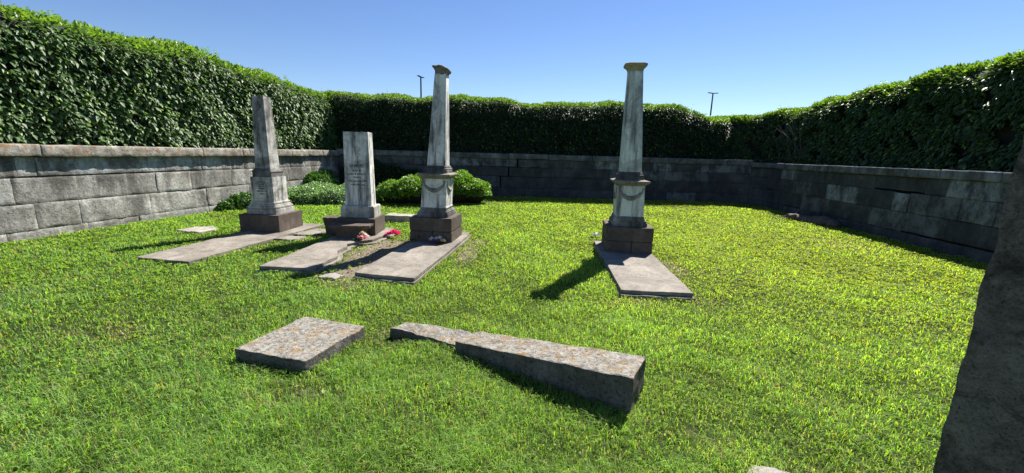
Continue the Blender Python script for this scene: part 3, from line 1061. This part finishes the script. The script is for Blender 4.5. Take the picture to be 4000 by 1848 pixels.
# ---- the two swagged columns
def column(loc, rot, lean, side, label, mat, broken):
    r = empty("column", (loc[0], loc[1], 0), math.radians(rot))
    dx = lambda z: lean * max(0, z - .5)
    L = lambda st: [(z, w, w, dx(z)) for z, w in st]
    base_block(r, .368, .070, .490, True)
    loft("plinth", L([(.491, .274), (.556, .273), (.558, .256), (.566, .256), (.568, .264), (.586, .264), (.590, .246), (.612, .240), (.616, .228), (.628, .228), (.632, .234), (.65, .234)]), M_band, r, ch=.03)
    loft("pedestal", L([(.651, .226), (.675, .219), (.90, .218), (1.142, .217)]), mat, r, ch=.03, seg=.1, amp=.002)
    loft("cornice", L([(1.143, .226), (1.158, .228), (1.166, .240), (1.185, .262), (1.195, .282), (1.212, .286), (1.222, .284), (1.238, .225)]), M_cornice, r, ch=.03)
    loft("shaft_base", L([(1.239, .203), (1.285, .203), (1.292, .196), (1.302, .202), (1.315, .200), (1.325, .182), (1.338, .184), (1.352, .178), (1.362, .166)]), M_band, r, ch=.12 if broken else .3)
    if broken:
        loft("shaft", L([(1.363, .160), (2.0, .132), (2.852, .098)]), mat, r, ch=.16, seg=.12, amp=.002)
        def jag(bm):
            for v in bm.verts:
                # right hand corner broken away and rising to a chipped rim
                f = max(0.0, (v.co.x - dx(2.9) - .02) / .1)
                if v.co.z > 2.86:
                    v.co.z -= .045 * f + .012 * noise.noise(v.co * 30)
                    v.co.y += .015 * noise.noise(v.co * 22)
                if v.co.x > dx(2.9) + .07 and v.co.z < 2.90:
                    v.co.z -= .02
        loft("capital", [(2.840, .101, .101, dx(2.86) + .006), (2.872, .100, .100, dx(2.87)), (2.900, .099, .099, dx(2.9)), (2.925, .108, .108, dx(2.92)), (2.945, .124, .124, dx(2.94)),
                         (2.958, .138, .138, dx(2.95)), (2.975, .138, .138, dx(2.97)), (2.982, .12, .12, dx(2.98))], M_chip, r, ch=.25, seg=.03, amp=.010, jag=jag)
    else:
        loft("shaft", L([(1.363, .170), (2.0, .147), (2.905, .112)]), mat, r, ch=.36, seg=.12, amp=.002)
        loft("capital", L([(2.906, .114), (2.925, .117), (2.945, .126), (2.965, .145), (2.978, .163), (2.992, .170), (3.015, .170), (3.022, .155)]), M_capital, r, ch=.36, seg=.05, amp=.003)
    for rot_ in (0, side, PI):
        garland("garland", r, M_garland, .205, 1.07, .125, .218, rot_, dx(1.0))
    tag(r, label, "column")
    return r


M_garland = stone_mat("garland_stone", (.28, .27, .24), (.55, .53, .48), (.04, .036, .03), stain=.8, streak=.2, bump=.3, bump_scale=40)
M_chip = stone_mat("chipped_capital_stone", (.17, .15, .12), (.36, .34, .30), (.05, .043, .035), stain=.7, streak=.3, bump=.5, bump_scale=30)
M_capital = stone_mat("yellowed_capital", (.36, .32, .20), (.48, .44, .28), (.16, .14, .10), stain=.3, streak=.2, bump=.3, bump_scale=25)
column((-1.351, 7.221), -6.6, .046, PI / 2, "tapering marble column with garland pedestal and broken chipped capital, beside the shrub", M_marble, True)
column((1.934, 6.819), -6.8, -.030, -PI / 2, "tapering marble column with garland pedestal and intact flared capital, standing apart on the right", M_marble2, False)


# ---- ledger slabs
def shrink(poly, d):
    cx = sum(p[0] for p in poly) / len(poly); cy = sum(p[1] for p in poly) / len(poly)
    out = []
    for p in poly:
        v = Vector((p[0] - cx, p[1] - cy)); l = v.length
        v *= (l - d) / l
        out.append((cx + v.x, cy + v.y))
    return out


def ledger(poly, z, label, two=True, seed=0, upper=None):
    c = (poly[0][0], poly[0][1], 0)
    r = empty("grave_slab", c)
    if two:
        rough_prism("lower_slab", poly, -.05, z - .048, M_slab, r, 4, .007, .008, seed, c)
        rough_prism("upper_slab", upper or shrink(poly, .045), z - .0455, z, M_slab, r, 4, .006, .008, seed + 5, c)
    else:
        rough_prism("lower_slab", poly, -.05, z, M_slab, r, 5, .005, .008, seed, c)
    tag(r, label, "grave slab")


ledger(SLAB1, .045, "long flat grave slab in front of the leftmost obelisk", False, 1)
up = [(-3.30, 5.16), (-2.58, 5.13), (-2.56, 5.60), (-2.54, 5.80), (-2.66, 6.06), (-2.64, 6.40), (-2.71, 6.56), (-2.58, 6.84), (-2.43, 6.96), (-2.32, 7.62), (-2.39, 8.1), (-3.12, 8.15)]
ledger(SLABS, .068, "flat grave slab with a broken right edge in front of the SAMUEL headstone", True, 2, up)
ledger(SLAB2, .082, "flat grave slab with a stepped edge in front of the column with the broken capital", True, 3)
ledger(SLAB3, .082, "flat grave slab in front of the column standing apart on the right", True, 4)

# fallen cornice piece leaning on the headstone base
c = (-2.84, 7.12, .0)
r = empty("cornice_fragment", c, math.radians(5))
loft("moulded_block", [(.066, .235, .10, 0), (.16, .245, .11, 0), (.21, .27, .13, 0), (.24, .31, .15, 0), (.262, .345, .165, 0), (.300, .35, .17, 0)], M_brown, r, ch=.05, seg=.07, amp=.007)
tag(r, "dark moulded cornice piece lying against the foot of the SAMUEL headstone", "stone fragment")
r = empty("cornice_fragment", (-3.32, 7.62, 0), math.radians(3))
loft("moulded_block", [(.0, .16, .12, 0), (.18, .17, .13, 0), (.30, .19, .15, 0), (.345, .20, .15, 0)], M_brown, r, ch=.08, seg=.06, amp=.014)
tag(r, "small dark broken stone sticking out behind the left side of the SAMUEL headstone", "stone fragment")

# low stone behind, between headstone and broken column
r = rough_prism("low_stone", [(-2.92, 9.21), (-2.32, 9.20), (-2.30, 9.52), (-2.90, 9.56)], -.03, .145, M_slab_g, None, 5, .008, .01, 6, (-2.92, 9.21))
r.location = (-2.92, 9.21, 0)
tag(r, "low rectangular stone in the grass behind, between headstone and shrub", "stone")

# flat stones lying flush in the grass
def flat_stone(poly, h, label, seed, mat=M_slab_g):
    o = rough_prism("flat_stone", poly, -.04, h, mat, None, 4, .012, .012, seed, poly[0])
    o.location = (poly[0][0], poly[0][1], 0)
    tag(o, label, "flat stone")
    NO_GRASS.append(poly)


flat_stone([(-6.28, 7.50), (-5.75, 7.35), (-5.62, 7.70), (-5.95, 7.98), (-6.2, 7.85)], .030, "pale flat stone lying in the grass left of the obelisk", 3)
flat_stone([(-4.05, 8.95), (-3.65, 8.85), (-3.55, 9.05), (-3.75, 9.25), (-4.02, 9.2)], .045, "small pale flat stone in the grass behind the obelisk", 4)
flat_stone([(-4.18, 6.95), (-3.72, 6.98), (-3.70, 7.25), (-4.12, 7.30)], .032, "cracked flagstone beside the obelisk slab, nearer of the pair", 5, M_slab)
flat_stone([(-4.06, 7.42), (-3.62, 7.40), (-3.55, 7.95), (-3.90, 8.05)], .030, "cracked flagstone beside the obelisk base, farther of the pair", 6, M_slab)
flat_stone([(-2.42, 4.93), (-2.18, 4.85), (-2.10, 4.98), (-2.30, 5.10)], .03, "small pinkish stone at the edge of the two middle grave slabs", 9)

# fallen thick slab, foreground left
fb = BLOCKF
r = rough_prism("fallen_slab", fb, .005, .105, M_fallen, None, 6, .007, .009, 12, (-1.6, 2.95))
r.location = (-1.6, 2.95, 0)
tag(r, "square lichen-spotted stone slab lying in the foreground grass on the left", "stone slab")

# long broken shaft in the foreground: two pieces
p_big = [(-.435, 3.05), (.770, 2.30), (.945, 2.60), (-.265, 3.235)]
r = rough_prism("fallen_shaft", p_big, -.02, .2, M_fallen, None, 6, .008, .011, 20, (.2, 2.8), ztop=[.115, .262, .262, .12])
r.location = (.2, 2.8, 0)
tag(r, "long thick fallen stone beam with a square end in the foreground grass", "fallen stone")
p_sm = [(-1.041, 3.311), (-.856, 3.279), (-.735, 3.228), (-.621, 3.197), (-.485, 3.154), (-.42, 3.10), (-.40, 3.13), (-.274, 3.26), (-.38, 3.346), (-.588, 3.386), (-.755, 3.424), (-.923, 3.457)]
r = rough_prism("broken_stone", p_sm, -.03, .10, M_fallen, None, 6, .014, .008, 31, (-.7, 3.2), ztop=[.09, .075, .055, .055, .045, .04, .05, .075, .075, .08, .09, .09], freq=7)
r.location = (-.7, 3.2, 0)
tag(r, "cracked low stone piece broken off the small end of the long fallen beam", "broken stone")
NO_GRASS += [p_big, p_sm]

# pale fragment at the bottom edge
p_fr = [(1.235, 1.81), (1.28, 1.72), (1.55, 1.68), (1.50, 1.80), (1.40, 1.86), (1.29, 1.885)]
r = rough_prism("stone_fragment", p_fr, -.02, .03, M_slab_g, None, 5, .010, .006, 40, (1.35, 1.85), ztop=[.015, .02, .035, .035, .04, .025], freq=12)
r.location = (1.35, 1.85, 0)
tag(r, "pale broken stone fragment in the grass at the bottom edge of the picture", "stone fragment")
NO_GRASS.append([(p[0], p[1]) for p in p_fr])


# ---- tall rough stone at the right edge, close to the camera
def near_stone():
    bm = bmesh.new()
    x0, y0 = 1.553, 1.30
    nz, wx, dy = 60, .46, .42
    top = 1.93
    rings = []
    for k in range(nz + 1):
        z = -.05 + (top + .05) * k / nz
        j = .009 * noise.noise(Vector((z * 5.5, 2.2, 7))) + .007 * noise.noise(Vector((z * 17, 9.1, 1))) + .005 * noise.noise(Vector((z * 50, 4, 4)))
        sl = .25 * max(0, z - 1.74)
        w = wx
        pts = []
        nx_, ny_ = 12, 9
        per = [(i / nx_, 0) for i in range(nx_)] + [(1, i / ny_) for i in range(ny_)] + [(1 - i / nx_, 1) for i in range(nx_)] + [(0, 1 - i / ny_) for i in range(ny_)]
        ring = []
        for (a, b_) in per:
            x = x0 + sl + j * (1 - a) + a * (w - sl * .6)
            y = y0 + b_ * dy + (.014 if a == 0 and b_ == 0 else 0)
            d = noise.noise_vector(Vector((x * 7, y * 7, z * 7))) * .008
            ring.append(bm.verts.new((x + d.x * a, y + d.y, z + d.z)))
        rings.append(ring)
    n = len(rings[0])
    for a, b_ in zip(rings[:-1], rings[1:]):
        for i in range(n):
            bm.faces.new((a[i], a[(i + 1) % n], b_[(i + 1) % n], b_[i]))
    bm.faces.new(rings[-1])
    bm.faces.new(rings[0][::-1])
    for v in bm.verts:
        v.co.x -= x0; v.co.y -= y0
    o = from_bm("standing_stone", bm, M_near)
    o.location = (x0, y0, 0)
    o.rotation_euler = (0, 0, math.radians(-54))
    tag(o, "tall rough dark standing stone close by at the right edge, cut by the frame", "standing stone")
    NO_GRASS.append([(x0, y0), (x0 + .5, y0), (x0 + .5, y0 + .4), (x0, y0 + .4)])


near_stone()


# ---- rubble and log at the foot of the right wall
def rubble():
    spots = [(7.95, 11.35, .16, "stub of dark tree root at the foot of the right wall", "root_stump")]
    o_ = empty("root_stump", (8.05, 11.0, 0))
    bm = bmesh.new()
    rg = random.Random(9)
    for k in range(9):
        t = k / 8
        x, y = 7.85 + .35 * t + rg.uniform(-.08, .08), 11.4 - 1.1 * t
        s = rg.uniform(.12, .19)
        M = Matrix.Translation((x - 8.05, y - 11.0, s * .45)) @ Matrix.Rotation(rg.uniform(0, 3), 4, 'Z') @ Matrix.Diagonal((s, s * 1.2, s * .75, 1))
        bmesh.ops.create_icosphere(bm, subdivisions=3, radius=1, matrix=M)
    for v in bm.verts:
        v.co += noise.noise_vector(v.co * 6) * .05 + noise.noise_vector(v.co * 19) * .018
    from_bm("stump_wood", bm, M_twig, o_, True)
    tubes("root", [[(-.05, .35, .14), (-.22, .42, .10), (-.40, .52, .06), (-.60, .58, .03)], [(.0, .2, .12), (-.2, .25, .09), (-.42, .36, .05)]], .035, .008, M_twig, o_)
    tag(o_, "dark rotting stump with pointed roots at the shaded foot of the right wall", "tree stump")


rubble()


# ---- flowers laid on the graves
def bouquet(loc, label, heads, stems, seed, group=None):
    """heads: (dx,dy,dz,radius,colour)"""
    rg = random.Random(seed)
    r = empty("bouquet", loc)
    for (dx, dy, dz, rad, col) in heads:
        rad *= 1.25
        n = 22
        P, D, N, L, C = [], [], [], [], []
        for k in range(n):
            t = k / n
            a = k * 2.4
            el = PI / 2 * (1 - t) * .95
            d = Vector((math.cos(a) * math.cos(el), math.sin(a) * math.cos(el), math.sin(el)))
            P.append((dx + d.x * rad * .15, dy + d.y * rad * .15, dz + d.z * rad * .15))
            D.append(tuple(d)); N.append((-d.x * .4 + rg.uniform(-.2, .2), -d.y * .4, .8))
            L.append(rad * rg.uniform(.85, 1.15))
            f = rg.uniform(.75, 1.1)
            C.append([c_ * f for c_ in col])
        L = np.array(L)
        me = leaf_mesh("flower_head", np.array(P), np.array(D), np.array(N), L, L * .85, np.array(C), .25, -.15, .6)
        link("flower_head", me, M_petal, r)
    P, D, N, L, C, segs = [], [], [], [], [], []
    for k in range(stems[0]):
        a = stems[1] + rg.uniform(-.5, .5)
        l = rg.uniform(.09, .18)
        q = (math.cos(a) * l, math.sin(a) * l, .012)
        segs.append([(0, 0, .03), (q[0] * .5, q[1] * .5, .025), q])
        for j in range(3):
            P.append((q[0] * (.5 + .2 * j), q[1] * (.5 + .2 * j), .022))
            b_ = a + rg.uniform(-1, 1)
            D.append((math.cos(b_), math.sin(b_), rg.uniform(0, .4))); N.append((0, 0, 1)); L.append(.06)
            C.append((.05, .14, .04))
    if P:
        L = np.array(L)
        me = leaf_mesh("leaves", np.array(P), np.array(D), np.array(N), L, L * .5, np.array(C))
        link("leaves", me, M_petal, r)
        tubes("stems", segs, .004, .003, M_stem, r)
    tag(r, label, "flowers", group)
    return r


M_stem = plain_mat("green_stem", (.05, .12, .03), .6)
PINK, WHITE, MAG, RED, YEL, PUR, PEACH = (.85, .38, .42), (.88, .85, .78), (.85, .03, .22), (.30, .015, .03), (.75, .65, .25), (.30, .12, .30), (.80, .50, .40)
p = gp(1416, 940, .07)
bouquet((p.x, p.y, .070), "pink and cream cloth flower bouquet on the slab before the SAMUEL headstone",
        [(0, 0, .06, .045, PINK), (.05, .02, .07, .042, WHITE), (-.05, .01, .05, .04, PEACH), (.07, -.03, .05, .04, PINK), (.02, -.05, .045, .038, PEACH),
         (-.02, .04, .09, .04, WHITE), (.0, .03, .12, .03, YEL), (.04, -.07, .03, .035, PINK), (.08, .03, .05, .035, WHITE), (-.03, -.04, .04, .035, PINK)], (6, PI * .97), 2)
p = gp(1530, 930, 0)
bouquet((p.x, p.y, .0), "magenta cloth flowers lying in the grass between headstone and broken-topped column",
        [(0, 0, .07, .05, MAG), (.07, .01, .075, .05, MAG), (-.06, 0, .06, .045, MAG), (.11, -.01, .06, .045, MAG), (.03, .05, .10, .045, MAG), (-.10, -.03, .04, .035, MAG), (.08, -.04, .045, .025, YEL), (.12, .04, .08, .04, MAG)], (3, PI * .9), 3)
p = gp(1642, 940, .085)
bouquet((p.x, p.y, .084), "single dark red flower in shade at the foot of the broken-topped column",
        [(0, 0, .05, .042, RED), (.03, .01, .045, .035, RED)], (4, PI), 4)
p = gp(1703, 952, .085)
bouquet((p.x, p.y, .084), "white and purple rose bunch on the slab before the broken-topped column",
        [(-.07, .01, .05, .046, WHITE), (0, .02, .055, .045, WHITE), (.06, .02, .07, .045, WHITE), (-.03, -.04, .04, .035, PUR), (.10, -.03, .045, .038, YEL), (.05, -.03, .04, .035, PUR), (.13, 0, .04, .035, WHITE), (-.02, .07, .06, .03, PUR)], (6, .1), 5)
p = gp(2328, 930, 0)
bouquet((p.x, p.y, 0), "small white and blue flowers in the grass left of the right-hand column base",
        [(0, 0, .05, .035, WHITE), (.04, .01, .05, .03, (.25, .28, .6)), (-.04, 0, .05, .032, (.35, .4, .7)), (.02, .03, .07, .03, WHITE)], (2, PI), 6)


# ---- lamp posts far beyond the hedge
def lamp(loc, h, arm_rot, label, arms):
    r = empty("lamp_post", loc)
    bm = bmesh.new()
    bmesh.ops.create_cone(bm, cap_ends=True, segments=12, radius1=.11, radius2=.075, depth=h, matrix=Matrix.Translation((0, 0, h / 2)))
    bmesh.ops.create_cone(bm, cap_ends=True, segments=12, radius1=.2, radius2=.2, depth=.08, matrix=Matrix.Translation((0, 0, .04)))
    from_bm("pole", bm, M_pole, r)
    for sgn in arms:
        bm = bmesh.new()
        M = Matrix.Rotation(arm_rot, 4, 'Z') @ Matrix.Translation((sgn * .36, 0, h + .06)) @ Matrix.Rotation(-.05 * sgn, 4, 'Y')
        bmesh.ops.create_cube(bm, size=1, matrix=M @ Matrix.Diagonal((.52, .26, .07, 1)))
        bmesh.ops.create_cube(bm, size=1, matrix=Matrix.Rotation(arm_rot, 4, 'Z') @ Matrix.Translation((sgn * .1, 0, h + .03)) @ Matrix.Diagonal((.2, .1, .08, 1)))
        bmesh.ops.bevel(bm, geom=list(bm.edges), offset=.02, segments=2, affect='EDGES')
        from_bm("lamp_head", bm, M_pole, r)
    tag(r, label, "lamp post")


lamp((-9.95, 45, 0), 9.1, PI / 2 - .25, "slim dark lamp post beyond the back hedge, left one seen end-on", (-1, 1))
lamp((22.85, 50, 0), 9.05, .15, "slim dark double-headed lamp post beyond the hedge at the right-hand corner", (-1, 1))


# ------------------------------------------------------------------ grass
def build_grass():
    rng = np.random.default_rng(99)
    # density falls off with distance from the lawn's near edge; blades get coarser there
    n0 = 4200000
    Y = rng.uniform(.9, BY, n0)
    X = rng.uniform(-8.6, 9.1, n0)
    dist = np.hypot(X, Y)
    dens = np.clip((2.3 / np.maximum(dist, 1.6)) ** 1.35, 0, 1.6) / 1.6
    ok = rng.random(n0) < dens
    ok &= (X > LX(Y) + .01) & (X < RX(Y) - .01)
    ok &= np.abs(X) < 1.30 * Y + .5
    X, Y, dist = X[ok], Y[ok], dist[ok]
    P3 = np.stack([X, Y, np.zeros(len(X))], -1)
    dirt = dirt_at(X, Y)
    nz = vnoise(P3, 1.1, 3.3)
    nz2 = vnoise(P3, 4.7, 8.3)
    keep = rng.random(len(X)) > np.clip(dirt * 1.15 + .25 * np.clip(-nz2 - .3, 0, 1), 0, .96)
    for poly in NO_GRASS:
        keep &= ~in_poly(X, Y, shrink(poly, .01))
    for (cx_, cy_, w_, a_) in ((-4.668, 7.844, .39, -4), (-2.843, 7.619, .34, 2.5), (-1.351, 7.221, .37, -6.6), (1.934, 6.819, .37, -6.8)):
        keep &= ~((np.abs(X - cx_) < w_) & (np.abs(Y - cy_) < w_))
    X, Y, dist, nz, nz2, P3, dirt = X[keep], Y[keep], dist[keep], nz[keep], nz2[keep], P3[keep], dirt[keep]
    n = len(X)
    lod = np.clip(dist / 3.2, .75, 5.0)
    hgt = (.034 + .011 * nz + .013 * nz2) * rng.uniform(.5, 1.55, n) * np.clip(1 - dirt * .6, .3, 1)
    hgt *= 1 + .35 * np.clip((4.5 - dist) / 2.0, 0, 1)
    hgt = np.clip(hgt, .012, .11) * np.where(lod > 2.2, 1.0, 1.05)
    wid = .0038 * lod * rng.uniform(.6, 1.4, n)
    a = rng.uniform(0, 2 * PI, n)
    lean = rng.uniform(.3, 1.9, n)
    D = np.stack([np.cos(a), np.sin(a), np.zeros(n)], -1)
    b_ = a + PI / 2 + rng.normal(0, .5, n)
    S = np.stack([np.cos(b_), np.sin(b_), np.zeros(n)], -1)
    up = np.array([0, 0, 1.0])
    base = P3.copy()
    base[:, 2] = -.022 + .012 * vnoise(P3, .9, 2.0)
    H = (hgt * 1.0)[:, None]
    W = wid[:, None]
    midp = base + up * H * .65 + D * H * (lean * .28)[:, None] + up * .012
    tip = base + up * H * (1.10 - .30 * lean)[:, None] + D * H * (lean * .95)[:, None] + up * .012
    V = np.stack([base - S * W * .5, base + S * W * .5, midp + S * W * .5, midp - S * W * .5, tip], 1).reshape(-1, 3)
    i = np.arange(n) * 5
    F4 = np.stack([i, i + 1, i + 2, i + 3], -1)
    F3 = np.stack([i + 3, i + 2, i + 4], -1)
    g = rng.uniform(0, 1, n)
    col = np.stack([.095 + .085 * g, .225 + .075 * g, .038 + .024 * g], -1)
    # weaker backlight left of the graves, put into the blade colour
    dimmed = np.clip((1.2 - X) / 5.0, 0, 1) * np.clip((9 - Y) / 4, 0, 1) * (.75 + .5 * nz)
    col = col * (1 - .22 * dimmed[:, None]) + np.stack([0 * g, 0 * g, .018 + 0 * g], -1) * dimmed[:, None]
    nz3 = vnoise(P3, 2.3, 15.1)
    col *= 1.32 * (1 + .16 * nz + .14 * nz2 + .12 * nz3)[:, None]
    backlit = np.clip((X + 2.5) / 5.0, 0, 1) * np.clip((Y - 1.0) / 4.5, 0, 1)  # stronger backlight to the right painted into the blades
    col[:, 0] *= 1.08 + .34 * backlit
    col[:, 1] *= 1.0 + .10 * backlit
    col[:, 2] *= 1.0 - .15 * backlit
    col *= rng.choice([.6, 1.0, 1.22], n, p=[.30, .45, .25])[:, None]
    dry = rng.random(n) < (.05 + .22 * np.clip(nz3 - .35, 0, 1) + .12 * np.clip(nz2 - .3, 0, 1) + .35 * dirt)
    col[dry] = np.stack([.24 + .12 * g, .22 + .10 * g, .10 + .05 * g], -1)[dry]
    C = np.ones((n * 5, 4))
    C[:, :3] = np.repeat(col, 5, axis=0)
    me = np_mesh("grass", V, [F4, F3], C)
    o = link("grass", me, M_grass)
    tag(o, "short green lawn grass covering the whole enclosure", None, None, "stuff")
    # clover and broad leaved lawn weeds
    m0 = 150000
    Y = rng.uniform(1.2, 15.3, m0); X = rng.uniform(-8, 9, m0)
    dist = np.hypot(X, Y)
    P3 = np.stack([X, Y, np.zeros(m0)], -1)
    dm = np.clip((3.5 / np.maximum(dist, 2)) ** .9, 0, 1)
    w = .16 - .09 * np.clip((5 - dist) / 2, 0, 1) + .30 * np.clip(vnoise(P3, 1.7, 5.5), 0, 1) + .65 * np.exp(-((X - 4.8) / 2.2) ** 2 - ((Y - 7.5) / 4.0) ** 2)
    ok = (rng.random(m0) < w * dm) & (X > LX(Y) + .05) & (X < RX(Y) - .05) & (np.abs(X) < 1.3 * Y + .5)
    for poly in NO_GRASS:
        ok &= ~in_poly(X, Y, poly)
    X, Y, dist = X[ok], Y[ok], dist[ok]
    n = len(X)
    z = rng.uniform(.018, .042, n)
    L = rng.uniform(.011, .019, n) * np.clip(dist / 4.0, 1, 2.0)
    Ps, Ds = [], []
    for k in range(3):
        a = rng.uniform(0, 2 * PI, n) if k == 0 else a + 2 * PI / 3
        Ps.append(np.stack([X, Y, z], -1)); Ds.append(np.stack([np.cos(a), np.sin(a), rng.uniform(-.1, .35, n)], -1))
    P = np.concatenate(Ps); D = np.concatenate(Ds)
    N = np.tile(np.array([0, 0, 1.0]), (3 * n, 1)) + rng.normal(0, .45, (3 * n, 3))
    L3 = np.tile(L, 3)
    g = np.tile(rng.uniform(0, 1, n), 3)
    col = np.stack([.14 + .08 * g, .27 + .09 * g, .024 + .02 * g], -1)
    backlit = np.tile(np.clip((X + 2.5) / 5.0, 0, 1) * np.clip((Y - 1.0) / 4.5, 0, 1), 3)  # same painted backlight on the clover
    col[:, 0] *= 1 + .35 * backlit
    me = leaf_mesh("clover", P, D, N, L3, L3 * .9, col, .08, .1, .6)
    o = link("clover", me, M_clover)
    tag(o, "clover and broad-leaved weeds among the lawn grass", None, None, "stuff")
    # dead leaves and twig bits on the worn soil
    m0 = 60000
    Y = rng.uniform(1.2, 15.3, m0); X = rng.uniform(-8, 9, m0)
    d = dirt_at(X, Y)
    ok = rng.random(m0) < np.clip(d * 1.3 - .25, 0.0, 1)
    ok |= rng.random(m0) < .010
    for poly in NO_GRASS:
        ok &= ~in_poly(X, Y, poly)
    X, Y = X[ok], Y[ok]
    n = len(X)
    a = rng.uniform(0, 2 * PI, n)
    P = np.stack([X, Y, rng.uniform(.0, .02, n)], -1)
    D = np.stack([np.cos(a), np.sin(a), rng.uniform(-.1, .3, n)], -1)
    N = np.tile(np.array([0, 0, 1.0]), (n, 1)) + rng.normal(0, .5, (n, 3))
    L = rng.uniform(.02, .055, n)
    g = rng.uniform(0, 1, n)
    col = np.stack([.16 + .25 * g, .12 + .21 * g, .07 + .15 * g], -1)
    me = leaf_mesh("leaf_litter", P, D, N, L, L * rng.uniform(.2, .6, n), col, .2, .1, .5)
    o = link("leaf_litter", me, M_litter)
    tag(o, "dry leaf litter scattered on the worn soil", None, None, "stuff")


build_grass()
